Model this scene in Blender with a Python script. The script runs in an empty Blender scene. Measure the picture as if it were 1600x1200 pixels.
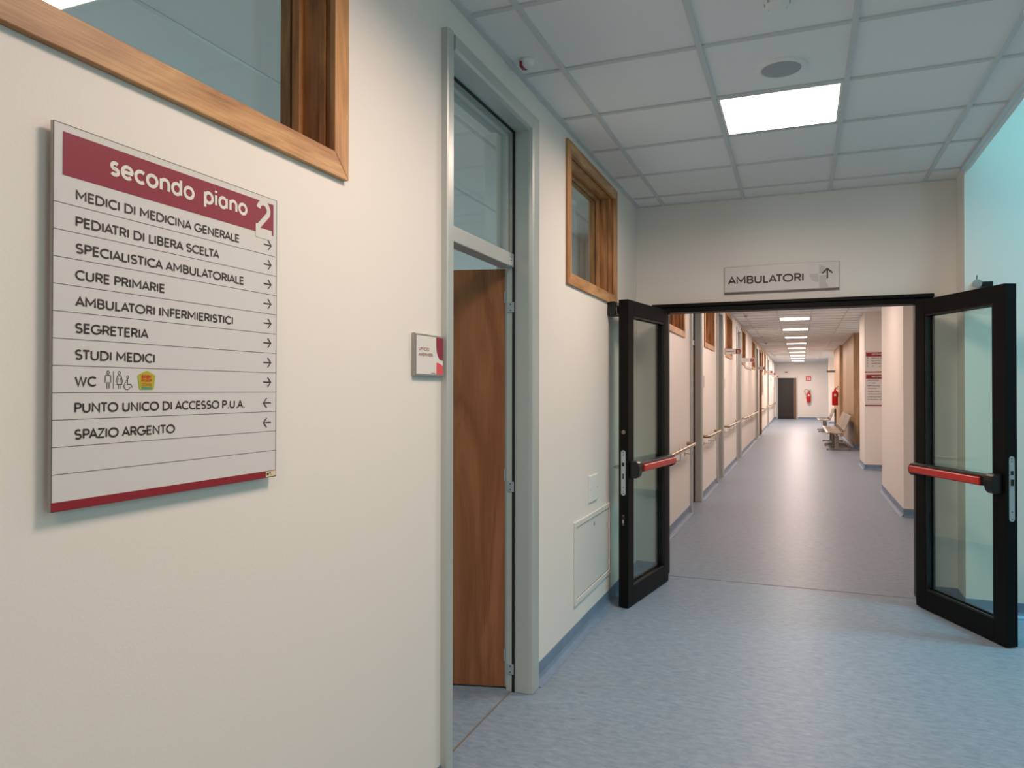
import bpy, bmesh, math, random
from mathutils import Vector, Matrix
random.seed(4)
C = bpy.context.scene.collection
sc = bpy.context.scene

# ------------------------------------------------------------------ camera
F_PX, YAW, PITCH, ROLL = 1140.04, -0.375755, 0.00889631, 0.00122403
CAM = Vector((0, 0, 1.44))
def cam_axes():
    cy, sy, cp, sp = math.cos(YAW), math.sin(YAW), math.cos(PITCH), math.sin(PITCH)
    f = Vector((sy*cp, cy*cp, sp)); r = Vector((cy, -sy, 0)); u = r.cross(f)
    cr, sr = math.cos(ROLL), math.sin(ROLL)
    return cr*r + sr*u, -sr*r + cr*u, f
_r, _u, _f = cam_axes()
cam = bpy.data.cameras.new('camera'); co = bpy.data.objects.new('camera', cam); C.objects.link(co)
cam.sensor_fit = 'HORIZONTAL'; cam.sensor_width = 36; cam.lens = F_PX*36/1600; cam.clip_start = .02; cam.clip_end = 200
co.matrix_world = Matrix(((_r.x, _u.x, -_f.x, CAM.x), (_r.y, _u.y, -_f.y, CAM.y), (_r.z, _u.z, -_f.z, CAM.z), (0, 0, 0, 1)))
sc.camera = co

# ------------------------------------------------------------------ world, daylight, exposure
w = bpy.data.worlds.new('world'); sc.world = w; w.use_nodes = True
w.node_tree.nodes['Background'].inputs[0].default_value = (.55, .75, .9, 1)
w.node_tree.nodes['Background'].inputs[1].default_value = .3
def area(name, loc, target, sx, sy, power, col):
    l = bpy.data.lights.new(name, 'AREA'); l.shape = 'RECTANGLE'; l.size = sx; l.size_y = sy; l.energy = power; l.color = col
    o = bpy.data.objects.new(name, l); C.objects.link(o); o.location = loc
    o.rotation_euler = (Vector(target) - Vector(loc)).to_track_quat('-Z', 'Z').to_euler()
    return o
PANEL, PANEL_W, PANEL_SPREAD = 4.0, 28.5, 2.7      # ceiling light panels: diffuser radiance, lamp power and low-glare beam
PANEL_COL = (1, .78, .685)
area('daylight_hall_window', (4.40, .8, 2.7), (0, 1.6, 1.9), 5.4, 2.6, 52, (.78, 1, .94))
area('daylight_hall_skylight', (2.5, 4.85, 4.25), (2.1, 5.5, 1.4), 2.6, .7, 85, (.20, .80, 1)).data.spread = 1.9
area('daylight_office_window', (-4.78, 1.5, 1.7), (0, 1.5, 1.6), 2.4, 1.3, 31, (.80, .96, .95))
area('daylight_side_office_window', (-4.78, 5.1, 1.7), (0, 5.1, 1.6), 1.6, 1.3, 24, (.80, .96, .95))
sc.view_settings.view_transform = 'Standard'; sc.view_settings.look = 'None'
sc.view_settings.exposure = 0.0; sc.view_settings.gamma = 1; sc.view_settings.use_curve_mapping = False
sc.cycles.use_denoising = True; sc.cycles.max_bounces = 10; sc.cycles.diffuse_bounces = 6; sc.cycles.glossy_bounces = 4
sc.cycles.transparent_max_bounces = 12; sc.cycles.sample_clamp_indirect = 6

# ------------------------------------------------------------------ helpers
def srgb(r, g, b):
    f = lambda c: (c/255/12.92) if c/255 <= .04045 else ((c/255+.055)/1.055)**2.4
    return (f(r), f(g), f(b), 1)
def mat(name, col, rough=.5, metal=0, spec=.5, bump=0, bscale=200, vary=0, vscale=3):
    m = bpy.data.materials.new(name); m.use_nodes = True; nt = m.node_tree; b = nt.nodes['Principled BSDF']
    b.inputs['Base Color'].default_value = col; b.inputs['Roughness'].default_value = rough
    b.inputs['Metallic'].default_value = metal; b.inputs['Specular IOR Level'].default_value = spec
    if bump or vary:
        tc = nt.nodes.new('ShaderNodeTexCoord')
    if bump:
        n = nt.nodes.new('ShaderNodeTexNoise'); n.inputs['Scale'].default_value = bscale; n.inputs['Detail'].default_value = 3
        nt.links.new(tc.outputs['Object'], n.inputs['Vector'])
        bp = nt.nodes.new('ShaderNodeBump'); bp.inputs['Strength'].default_value = bump; bp.inputs['Distance'].default_value = .002
        nt.links.new(n.outputs['Fac'], bp.inputs['Height']); nt.links.new(bp.outputs['Normal'], b.inputs['Normal'])
    if vary:
        n = nt.nodes.new('ShaderNodeTexNoise'); n.inputs['Scale'].default_value = vscale; n.inputs['Detail'].default_value = 4
        nt.links.new(tc.outputs['Object'], n.inputs['Vector'])
        r = nt.nodes.new('ShaderNodeValToRGB'); r.color_ramp.elements[0].position = .3; r.color_ramp.elements[1].position = .7
        r.color_ramp.elements[0].color = tuple(c*(1-vary) for c in col[:3])+(1,); r.color_ramp.elements[1].color = tuple(min(1, c*(1+vary)) for c in col[:3])+(1,)
        nt.links.new(n.outputs['Fac'], r.inputs['Fac']); nt.links.new(r.outputs['Color'], b.inputs['Base Color'])
    return m
def wood(name, dark, light, axis, rough=.45, scale=1.0, cathedral=.5, bands=None):
    """long grain along axis (0 x, 1 y, 2 z)"""
    m = bpy.data.materials.new(name); m.use_nodes = True; nt = m.node_tree; b = nt.nodes['Principled BSDF']; L = nt.links.new
    tc = nt.nodes.new('ShaderNodeTexCoord')
    def mp(s_long, s_cross):
        mm = nt.nodes.new('ShaderNodeMapping'); s = [s_cross*scale]*3; s[axis] = s_long*scale
        mm.inputs['Scale'].default_value = s; L(tc.outputs['Object'], mm.inputs['Vector']); return mm
    n1 = nt.nodes.new('ShaderNodeTexNoise'); L(mp(1.2, 9).outputs[0], n1.inputs['Vector']); n1.inputs['Detail'].default_value = 5; n1.inputs['Scale'].default_value = 1; n1.inputs['Distortion'].default_value = cathedral
    n2 = nt.nodes.new('ShaderNodeTexNoise'); L(mp(7, 260).outputs[0], n2.inputs['Vector']); n2.inputs['Detail'].default_value = 2; n2.inputs['Scale'].default_value = 1
    mu = nt.nodes.new('ShaderNodeMath'); mu.operation = 'MULTIPLY'; mu.inputs[1].default_value = 9; L(n1.outputs['Fac'], mu.inputs[0])
    fr = nt.nodes.new('ShaderNodeMath'); fr.operation = 'PINGPONG'; fr.inputs[1].default_value = 1; L(mu.outputs[0], fr.inputs[0])
    mx = nt.nodes.new('ShaderNodeMath'); mx.operation = 'MULTIPLY_ADD'; mx.inputs[1].default_value = .42; L(fr.outputs[0], mx.inputs[0])
    m2 = nt.nodes.new('ShaderNodeMath'); m2.operation = 'MULTIPLY'; m2.inputs[1].default_value = .58; L(n2.outputs['Fac'], m2.inputs[0]); L(m2.outputs[0], mx.inputs[2])
    r = nt.nodes.new('ShaderNodeValToRGB'); L(mx.outputs[0], r.inputs['Fac'])
    r.color_ramp.elements[0].position = .18; r.color_ramp.elements[0].color = dark
    r.color_ramp.elements[1].position = .75; r.color_ramp.elements[1].color = light
    L(r.outputs['Color'], b.inputs['Base Color']); b.inputs['Roughness'].default_value = rough
    bp = nt.nodes.new('ShaderNodeBump'); bp.inputs['Strength'].default_value = .15; bp.inputs['Distance'].default_value = .001
    L(n2.outputs['Fac'], bp.inputs['Height']); L(bp.outputs['Normal'], b.inputs['Normal'])
    return m
def glass(name, tint, refl=1.0, ior=1.5):
    m = bpy.data.materials.new(name); m.use_nodes = True; nt = m.node_tree; nt.nodes.clear(); L = nt.links.new
    out = nt.nodes.new('ShaderNodeOutputMaterial'); t = nt.nodes.new('ShaderNodeBsdfTransparent'); t.inputs[0].default_value = tint
    g = nt.nodes.new('ShaderNodeBsdfGlossy'); g.inputs['Roughness'].default_value = 0.02; g.inputs[0].default_value = (refl, refl, refl, 1)
    fr = nt.nodes.new('ShaderNodeFresnel'); fr.inputs[0].default_value = ior
    ge = nt.nodes.new('ShaderNodeNewGeometry'); mr = nt.nodes.new('ShaderNodeMapRange'); mr.inputs['To Min'].default_value = ior; mr.inputs['To Max'].default_value = 1/ior
    L(ge.outputs['Backfacing'], mr.inputs['Value']); L(mr.outputs[0], fr.inputs[0])      # same reflectance from either side of the pane
    mx = nt.nodes.new('ShaderNodeMixShader'); L(fr.outputs[0], mx.inputs[0]); L(t.outputs[0], mx.inputs[1]); L(g.outputs[0], mx.inputs[2]); L(mx.outputs[0], out.inputs[0])
    return m
def emit(name, col, s):
    m = bpy.data.materials.new(name); m.use_nodes = True; nt = m.node_tree; b = nt.nodes['Principled BSDF']
    b.inputs['Base Color'].default_value = (.8, .8, .8, 1); b.inputs['Emission Color'].default_value = tuple(col)+(1,); b.inputs['Emission Strength'].default_value = s
    return m
def floor_mat():
    m = bpy.data.materials.new('blue_linoleum'); m.use_nodes = True; nt = m.node_tree; b = nt.nodes['Principled BSDF']; L = nt.links.new
    tc = nt.nodes.new('ShaderNodeTexCoord')
    mp = nt.nodes.new('ShaderNodeMapping'); mp.inputs['Scale'].default_value = (18, 42, 1); L(tc.outputs['Object'], mp.inputs['Vector'])
    n = nt.nodes.new('ShaderNodeTexNoise'); n.inputs['Scale'].default_value = 1; n.inputs['Detail'].default_value = 7; n.inputs['Roughness'].default_value = .72; n.inputs['Distortion'].default_value = .5; L(mp.outputs[0], n.inputs['Vector'])
    r = nt.nodes.new('ShaderNodeValToRGB'); e = r.color_ramp.elements
    e[0].position = .30; e[0].color = srgb(112, 128, 144); e[1].position = .72; e[1].color = srgb(145, 157, 168)
    k = e.new(.5); k.color = srgb(129, 143, 157)
    L(n.outputs['Fac'], r.inputs['Fac']); L(r.outputs['Color'], b.inputs['Base Color'])
    b.inputs['Roughness'].default_value = .40; b.inputs['Specular IOR Level'].default_value = .13
    bp = nt.nodes.new('ShaderNodeBump'); bp.inputs['Strength'].default_value = .06; bp.inputs['Distance'].default_value = .002
    L(n.outputs['Fac'], bp.inputs['Height']); L(bp.outputs['Normal'], b.inputs['Normal'])
    return m
M = dict(
    wall=mat('white_wall_paint', srgb(232, 226, 218), .6, bump=.12, bscale=160),
    wallg=mat('office_wall_paint', srgb(214, 222, 222), .65),
    tile=mat('mineral_ceiling_tile', srgb(236, 236, 234), .9, bump=.3, bscale=260, spec=.2),
    grid=mat('ceiling_grid_metal', srgb(205, 208, 208), .5),
    floor=floor_mat(),
    base=mat('blue_vinyl_skirting', srgb(112, 134, 158), .4, vary=.08, vscale=12),
    alu=mat('grey_aluminium', srgb(186, 192, 188), .36, .25),
    alud=mat('grey_aluminium_bar', srgb(190, 192, 188), .42, .25),
    gasket=mat('black_gasket', srgb(14, 14, 15), .6),
    black=mat('black_powder_coat', srgb(11, 10, 10), .5, 0, .16),
    blackp=mat('black_plastic', srgb(17, 16, 17), .35),
    red=mat('red_push_bar', srgb(196, 52, 46), .32),
    steel=mat('brushed_steel', srgb(190, 186, 176), .3, .9),
    steelp=mat('matt_steel_plate', srgb(176, 190, 194), .38, .5),
    rail=mat('satin_handrail_steel', srgb(164, 144, 116), .30, .9),
    seat=mat('beige_grey_seat_steel', srgb(142, 132, 116), .36, .5),
    white=mat('white_plastic', srgb(232, 232, 228), .45),
    offw=mat('white_lacquered_steel', srgb(224, 221, 214), .4),
    sign=mat('satin_sign_panel', srgb(214, 210, 206), .38),
    signe=mat('sign_aluminium_edge', srgb(168, 166, 160), .35, .6),
    band=mat('burgundy_print', srgb(140, 34, 54), .4),
    stripe=mat('dark_red_print', srgb(140, 24, 32), .4),
    coral=mat('coral_print', srgb(225, 85, 90), .4),
    ink=mat('dark_brown_ink', srgb(58, 44, 40), .5),
    inkl=mat('line_ink', srgb(96, 88, 82), .5),
    lite=mat('white_print', srgb(226, 222, 216), .4),
    pale=mat('pale_grey_print', srgb(190, 188, 184), .4),
    olive=mat('olive_green_sticker', srgb(178, 172, 30), .45),
    orange=mat('red_orange_print', srgb(214, 62, 30), .45),
    teal=mat('teal_print', srgb(90, 150, 120), .45),
    cream=mat('cream_label', srgb(222, 210, 170), .5),
    fire=mat('extinguisher_red', srgb(200, 24, 24), .3),
    grille=mat('grey_speaker_grille', srgb(176, 180, 184), .6, .3, bump=.5, bscale=900),
    darkdoor=mat('dark_door_leaf', srgb(40, 36, 35), .55),
    oaky=wood('oak_grain_along', srgb(150, 100, 58), srgb(206, 158, 106), 1),
    oakz=wood('oak_grain_up', srgb(146, 94, 52), srgb(200, 148, 96), 2),
    oakdz=wood('oak_reveal_up', srgb(140, 88, 48), srgb(190, 134, 82), 2),
    leaf=wood('walnut_door_grain', srgb(128, 78, 46), srgb(164, 107, 68), 2, .42, .6, 1.2),
    panel=wood('wall_panel_wood', srgb(150, 120, 88), srgb(180, 148, 112), 2, .5, 1),
    brown=mat('brown_door_frame', srgb(120, 88, 62), .5),
    glassd=glass('fire_door_glass', (.90, .965, .935, 1)),
    glassw=glass('office_window_glass', (.92, .96, .96, 1)),
    glow=emit('light_diffuser', PANEL_COL, PANEL),
    seam=mat('floor_seam', srgb(126, 122, 124), .5),
    thresh=mat('threshold_strip', srgb(128, 112, 100), .5),
)

class MB:
    def __init__(s): s.v = []; s.f = []; s.m = []; s.mi = 0
    def add(s, vs, fs):
        o = len(s.v); s.v += [Vector(p) for p in vs]; s.f += [[o+i for i in f] for f in fs]; s.m += [s.mi]*len(fs); return s
    def box(s, x0, x1, y0, y1, z0, z1):
        x0, x1 = min(x0, x1), max(x0, x1); y0, y1 = min(y0, y1), max(y0, y1); z0, z1 = min(z0, z1), max(z0, z1)
        return s.add([(x0,y0,z0),(x1,y0,z0),(x1,y1,z0),(x0,y1,z0),(x0,y0,z1),(x1,y0,z1),(x1,y1,z1),(x0,y1,z1)],
              [(0,3,2,1),(4,5,6,7),(0,1,5,4),(1,2,6,5),(2,3,7,6),(3,0,4,7)])
    def tube(s, path, r, n=12, cap=True):
        P = [Vector(p) for p in path]; rings = []
        rr = r if isinstance(r, (list, tuple)) else [r]*len(P)
        t0 = (P[1]-P[0]).normalized(); a = Vector((0, 0, 1)) if abs(t0.z) < .9 else Vector((1, 0, 0))
        nn = t0.cross(a).normalized()
        for i, p in enumerate(P):
            t = ((P[i]-P[i-1]).normalized() if i else Vector()) + ((P[i+1]-P[i]).normalized() if i < len(P)-1 else Vector())
            t.normalize(); nn = (nn - t*nn.dot(t)).normalized(); b = t.cross(nn)
            rings.append([p + (nn*math.cos(2*math.pi*k/n) + b*math.sin(2*math.pi*k/n))*rr[i] for k in range(n)])
        vs = [q for ring in rings for q in ring]; fs = []
        for i in range(len(P)-1):
            for k in range(n):
                fs.append((i*n+k, i*n+(k+1) % n, (i+1)*n+(k+1) % n, (i+1)*n+k))
        if cap: fs.append(tuple(range(n-1, -1, -1))); fs.append(tuple((len(P)-1)*n+k for k in range(n)))
        return s.add(vs, fs)
    def lathe(s, c, prof, axis=(0, 0, 1), n=24):
        A = Vector(axis).normalized(); a = Vector((1, 0, 0)) if abs(A.x) < .9 else Vector((0, 1, 0)); B = A.cross(a).normalized(); D = A.cross(B); c = Vector(c)
        vs = []; fs = []
        for r, h in prof:
            for k in range(n):
                t = 2*math.pi*k/n; vs.append(c + A*h + (B*math.cos(t)+D*math.sin(t))*max(r, 1e-5))
        for i in range(len(prof)-1):
            for k in range(n): fs.append((i*n+k, i*n+(k+1) % n, (i+1)*n+(k+1) % n, (i+1)*n+k))
        fs.append(tuple(range(n-1, -1, -1))); fs.append(tuple((len(prof)-1)*n+k for k in range(n)))
        return s.add(vs, fs)
    def prism(s, pts, d):
        """closed 3d polygon swept along d"""
        d = Vector(d); n = len(pts); P = [Vector(p) for p in pts]
        return s.add(P+[p+d for p in P], [tuple(range(n-1, -1, -1)), tuple(range(n, 2*n))]+[(i, (i+1) % n, n+(i+1) % n, n+i) for i in range(n)])
    def build(s, name, m, parent=None, bevel=0, smooth=False, kind=None, local=False, seg=2):
        me = bpy.data.meshes.new(name)
        off = Vector() if (parent is None or local) else wloc(parent)
        me.from_pydata([p-off for p in s.v], [], s.f)
        for mm in (m if isinstance(m, (list, tuple)) else [m]): me.materials.append(M[mm] if isinstance(mm, str) else mm)
        for p, i in zip(me.polygons, s.m): p.material_index = i
        bm = bmesh.new(); bm.from_mesh(me); bmesh.ops.recalc_face_normals(bm, faces=bm.faces)
        if bevel: bmesh.ops.bevel(bm, geom=[e for e in bm.edges if len(e.link_faces) == 2 and e.calc_face_angle(0) > .6], offset=bevel, segments=seg, affect='EDGES', profile=.5)
        bm.to_mesh(me); bm.free()
        if smooth:
            me.polygons.foreach_set('use_smooth', [True]*len(me.polygons)); me.set_sharp_from_angle(angle=.7)
        o = bpy.data.objects.new(name, me); C.objects.link(o)
        if parent is not None: o.parent = parent
        if kind: o['kind'] = kind
        return o
def wloc(o):
    v = Vector()
    while o is not None: v += o.location; o = o.parent
    return v
def empty(name, loc, label, cat, group=None, kind=None, rz=0):
    o = bpy.data.objects.new(name, None); C.objects.link(o); o.location = loc; o.rotation_euler = (0, 0, rz); o.empty_display_size = .05
    return tag(o, label, cat, group, kind)
def tag(o, label=None, cat=None, group=None, kind=None):
    if label: o['label'] = label
    if cat: o['category'] = cat
    if group: o['group'] = group
    if kind: o['kind'] = kind
    return o
def copy_tree(o, parent=None):
    c = o.copy(); C.objects.link(c); c.parent = parent
    for ch in list(o.children): copy_tree(ch, c)
    return c

# ------------------------------------------------------------------ stroke lettering
def arc(cx, cy, rx, ry, a0, a1, n=14):
    return [(cx+rx*math.cos(math.radians(a0+(a1-a0)*i/n)), cy+ry*math.sin(math.radians(a0+(a1-a0)*i/n))) for i in range(n+1)]
G = {
 'A': (.74, [[(0,0),(.37,1),(.74,0)],[(.13,.3),(.61,.3)]]),
 'B': (.56, [[(0,0),(0,1),(.29,1)]+arc(.29,.765,.23,.235,90,-90)+[(0,.53)], [(.29,.53)]+arc(.30,.265,.26,.265,90,-90)+[(0,0)]]),
 'C': (.76, [arc(.46,.5,.46,.5,48,312,22)]),
 'D': (.74, [[(0,0),(0,1),(.27,1)]+arc(.27,.5,.47,.5,90,-90,18)+[(0,0)]]),
 'E': (.48, [[(.48,1),(0,1),(0,0),(.48,0)],[(0,.52),(.44,.52)]]),
 'F': (.46, [[(.46,1),(0,1),(0,0)],[(0,.5),(.42,.5)]]),
 'G': (.86, [arc(.46,.5,.46,.5,46,352,22)+[(.90,.47),(.52,.47)]]),
 'H': (.64, [[(0,0),(0,1)],[(.64,0),(.64,1)],[(0,.52),(.64,.52)]]),
 'I': (0.02, [[(.01,0),(.01,1)]]),
 'L': (.44, [[(0,1),(0,0),(.44,0)]]),
 'M': (.84, [[(0,0),(0,1),(.42,.3),(.84,1),(.84,0)]]),
 'N': (.66, [[(0,0),(0,1),(.66,0),(.66,1)]]),
 'O': (.96, [arc(.48,.5,.48,.5,0,360,30)]),
 'P': (.54, [[(0,0),(0,1),(.28,1)]+arc(.28,.74,.26,.26,90,-90)+[(0,.48)]]),
 'R': (.56, [[(0,0),(0,1),(.28,1)]+arc(.28,.74,.26,.26,90,-90)+[(0,.48)],[(.30,.48),(.56,0)]]),
 'S': (.56, [arc(.285,.75,.25,.25,38,270)+arc(.285,.255,.275,.255,80,-148)]),
 'T': (.62, [[(0,1),(.62,1)],[(.31,1),(.31,0)]]),
 'U': (.64, [[(0,1),(0,.32)]+arc(.32,.32,.32,.32,180,360)+[(.64,1)]]),
 'V': (.72, [[(0,1),(.36,0),(.72,1)]]),
 'W': (1.06, [[(0,1),(.28,0),(.53,.95),(.78,0),(1.06,1)]]),
 'Y': (.66, [[(0,1),(.33,.48),(.66,1)],[(.33,.48),(.33,0)]]),
 'Z': (.58, [[(0,1),(.58,1),(0,0),(.58,0)]]),
 '.': (.02, [[(.01,-.07),(.01,.08)]]), '-': (.34, [[(0,.42),(.34,.42)]]),
 '1': (.26, [[(0,.78),(.24,1),(.24,0)]]),
 '2': (.56, [arc(.28,.72,.27,.28,170,-35)+[(0,0),(.56,0)]]),
 '3': (.54, [arc(.27,.75,.24,.25,150,-90)+arc(.27,.26,.27,.26,90,-150)]),
 '4': (.62, [[(.62,.26),(0,.26),(.44,1),(.44,0)]]),
 '5': (.54, [[(.50,1),(.06,1),(.03,.56)]+arc(.26,.32,.28,.32,125,-150)]),
 'a': (.60, [arc(.30,.36,.30,.36,0,360,22),[(.60,.72),(.60,0)]]),
 'c': (.52, [arc(.32,.36,.32,.36,50,310)]),
 'd': (.60, [arc(.30,.36,.30,.36,0,360,22),[(.60,1.02),(.60,0)]]),
 'e': (.62, [[(.02,.36),(.66,.36)],arc(.32,.36,.31,.36,0,315)]),
 'f': (.34, [[(.34,1)]+arc(.27,.8,.15,.2,90,180)+[(.12,0)],[(0,.66),(.32,.66)]]),
 'i': (.02, [[(.01,0),(.01,.72)],[(.01,.90),(.01,1.04)]]),
 'n': (.52, [[(0,0),(0,.72)],[(0,.40)]+arc(.26,.44,.26,.28,180,0)+[(.52,0)]]),
 'o': (.64, [arc(.32,.36,.32,.36,0,360,24)]),
 'p': (.60, [arc(.30,.36,.30,.36,0,360,22),[(0,.72),(0,-.28)]]),
 's': (.42, [arc(.22,.53,.19,.185,40,270)+arc(.21,.185,.21,.185,85,-150)]),
 'u': (.52, [[(0,.72),(0,.28)]+arc(.26,.28,.26,.28,180,360),[(.52,.72),(.52,0)]]),
}
BEAR = {}
for _c in 'BDEFHIKLMNPRUdinpu1': BEAR[_c] = [.15, .15]
for _c in 'CGOQSacdeos2345': BEAR[_c] = [.10, .10]
for _c, _l, _r in (('B',.15,.11), ('D',.15,.10), ('P',.15,.07), ('R',.15,.08), ('E',.15,.09), ('F',.15,.04), ('L',.15,.03), ('C',.10,.07), ('a',.10,.15), ('d',.10,.15), ('p',.15,.10), ('n',.15,.14)): BEAR[_c] = [_l, _r]
BEAR['.'] = [.20, .14]
for _c in 'ATVWYZ': BEAR[_c] = [.04, .04]
KERN = {'LA': .06, 'AT': -.08, 'TA': -.08, 'LT': -.06, 'PA': -.06, 'AZ': .04, 'ZI': .05, 'WC': .06, 'MA': .02}
def ribbon(pts, w, closed=False):
    """flat stroke of width w: list of quads in 2d"""
    P = []
    for p in pts:
        p = Vector(p).to_2d()
        if not P or (p-P[-1]).length > 1e-6: P.append(p)
    closed = (P[0]-P[-1]).length < 1e-4
    n = len(P); Lf = []; Rt = []
    for i in range(n):
        a = P[i-1] if i else (P[-2] if closed else None); b = P[i+1] if i < n-1 else (P[1] if closed else None)
        d1 = (P[i]-a).normalized() if a is not None else None; d2 = (b-P[i]).normalized() if b is not None else None
        if d1 is None: d1 = d2
        if d2 is None: d2 = d1
        n1 = Vector((-d1.y, d1.x)); n2 = Vector((-d2.y, d2.x)); m = n1+n2
        m = m.normalized() if m.length > 1e-3 else n1
        k = min(1.7, 1/max(.35, m.dot(n1))); Lf.append(P[i]+m*w/2*k); Rt.append(P[i]-m*w/2*k)
    return [(Rt[i], Rt[i+1], Lf[i+1], Lf[i]) for i in range(n-1)]
def text2d(s, x, y, cap, width=None, wt=.15, gap=.27):
    """flat quads of the text with its left end at x, its baseline at y; width fits the ends"""
    adv = 0; items = []; prev = ''; end = 0; f = gap/.27
    for ch in s:
        if ch == ' ': adv += .36; prev = ''; continue
        gw, st = G[ch]; lb, rb = BEAR.get(ch, (.12, .12))
        adv += (lb*f if items else 0)+KERN.get(prev+ch, 0); items.append((adv, st)); end = adv+gw; adv += gw+rb*f; prev = ch
    total = end
    w = wt*cap; sx = cap if width is None else (width-w)/total
    out = []
    lay = 0
    for a, st in items:
        for pl in st:
            lay = (lay+1) % 4
            out += [(q, lay) for q in ribbon([(x+w/2+(a+px)*sx, y+w/2*(1 if py <= 0 else 0)+(py*(cap-w) if py > 0 else py*cap) + (w/2 if py > 0 else 0)) for px, py in pl], w)]
    return out
class Plane:
    """a flat printed surface: O origin, U reading direction, V up"""
    def __init__(s, O, U, V): s.O = Vector(O); s.U = Vector(U); s.V = Vector(V); s.N = s.U.cross(s.V)
    def p(s, q, off): return s.O+s.U*q[0]+s.V*q[1]+s.N*off
    def polys(s, name, polys, m, parent, off=.0006):
        b = MB()
        for i, pl in enumerate(polys):
            pl, k = pl if isinstance(pl[1], int) else (pl, 0)
            b.add([s.p(q, off+k*6e-5) for q in pl], [tuple(range(len(pl)))])
        o = b.build(name, m, parent)
        me = o.data   # faces towards the reader
        N = s.N
        if parent is not None:
            N = parent.matrix_world.to_3x3().inverted() @ N if False else N
        bm = bmesh.new(); bm.from_mesh(me)
        for f in bm.faces:
            f.normal_update()
            if f.normal.dot(N) < 0: f.normal_flip()
        bm.to_mesh(me); bm.free()
        return o
    def rect(s, name, a0, a1, b0, b1, m, parent, off=.0006): return s.polys(name, [[(a0,b0),(a1,b0),(a1,b1),(a0,b1)]], m, parent, off)
    def text(s, name, t, x, y, cap, width, m, parent, wt=.15, off=.0008, gap=.27): return s.polys(name, text2d(t, x, y, cap, width, wt, gap), m, parent, off)
    def strokes(s, name, lines, w, m, parent, off=.0008): return s.polys(name, [(q, i % 4) for i, l in enumerate(lines) for q in ribbon(l, w)], m, parent, off)
    def slab(s, name, a0, a1, b0, b1, t, m, parent, bevel=0, back=0):
        b = MB(); b.prism([s.p(q, back) for q in ((a0,b0),(a1,b0),(a1,b1),(a0,b1))], s.N*(t-back)); return b.build(name, m, parent, bevel)

# ------------------------------------------------------------------ dimensions
XW = -1.205          # left wall face
XWB = -1.40          # its back
YE = 5.755           # fire door wall face
CEIL = 2.889
YEND = 40.0
XA = 1.005           # edge of the lowered ceiling and of the end wall
DOORS = [(2.355, 3.35), (8.76, 9.79), (11.70, 12.66), (15.50, 16.62), (22.35, 23.62), (24.55, 25.70), (30.40, 31.75)]
WINS = [(.580, 1.751), (3.860, 5.035), (7.13, 8.31), (10.12, 11.37), (13.15, 14.45), (16.86, 18.10), (20.66, 21.97), (26.15, 27.10), (28.10, 29.15)]
D_TOP = 2.755; W_BOT, W_TOP = 2.045-.012, 2.840

# ------------------------------------------------------------------ floor and ceilings
b = MB(); b.box(-5.0, 4.6, -3.6, YEND+.3, -.12, 0); b.build('floor', 'floor', kind='structure')
def tbars(b, xs, ys, x0, x1, y0, y1, wdt=.024, z0=CEIL, z1=CEIL+.012):
    for x in xs: b.box(x-wdt/2, x+wdt/2, y0, y1, z0, z1)
    for y in ys:
        e = [x0]+[x for x in xs if x0 < x < x1]+[x1]
        for a, c in zip(e[:-1], e[1:]): b.box(a+wdt/2, c-wdt/2, y-wdt/2, y+wdt/2, z0+.002, z1)
RX = [-.9934, -.3934, .2066, .8066]
b = MB(); b.box(XW-.02, XA+.03, -3.5, YE+.05, CEIL+.010, CEIL+.05); ceil1 = b.build('ceiling', 'tile', kind='structure')
b = MB(); tbars(b, RX, [3.150+.58343*j for j in range(-11, 5)], XW+.02, XA-.02, -3.5, YE)
b.box(XW, XW+.024, -3.5, YE, CEIL-.002, CEIL+.012); b.box(XA-.028, XA, -3.5, YE-.25, CEIL-.010, CEIL+.012); b.box(XW, XA, YE-.012, YE, CEIL-.001, CEIL+.012)
b.build('grid_bars', 'grid', ceil1)
XR = 1.75
b = MB(); b.box(XW-.02, XR+.1, YE+.06, YEND+.2, CEIL+.010, CEIL+.05); ceil2 = b.build('ceiling_corridor', 'tile', kind='structure')
LY = [15.47-2.754*k for k in (3, 2, 1)]+[15.47+2.754*k for k in range(9)]
CR = 15.47-.551*17
b = MB(); tbars(b, RX+[1.4066], [CR+.551*j for j in range(0, 63)], XW+.02, XR, YE+.2, YEND)
b.box(XW, XW+.024, YE+.2, YEND, CEIL-.002, CEIL+.012); b.build('grid_bars', 'grid', ceil2)
b = MB(); b.box(-5.0, XWB, -3.5, YEND, CEIL+.004, CEIL+.05); ceil3 = b.build('ceiling_office', 'tile', kind='structure')
b = MB(); tbars(b, [-1.7-.6*i for i in range(5)], [-2.9+.6*j for j in range(16)], -4.9, XWB, -3.4, 6.9, .024, CEIL+.0025, CEIL+.006); b.build('grid_bars', 'grid', ceil3)
b = MB(); b.box(XA+.0, 4.6, -3.5, 5.5, 4.3, 4.4); b.build('ceiling_hall', 'wall', kind='structure')

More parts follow.
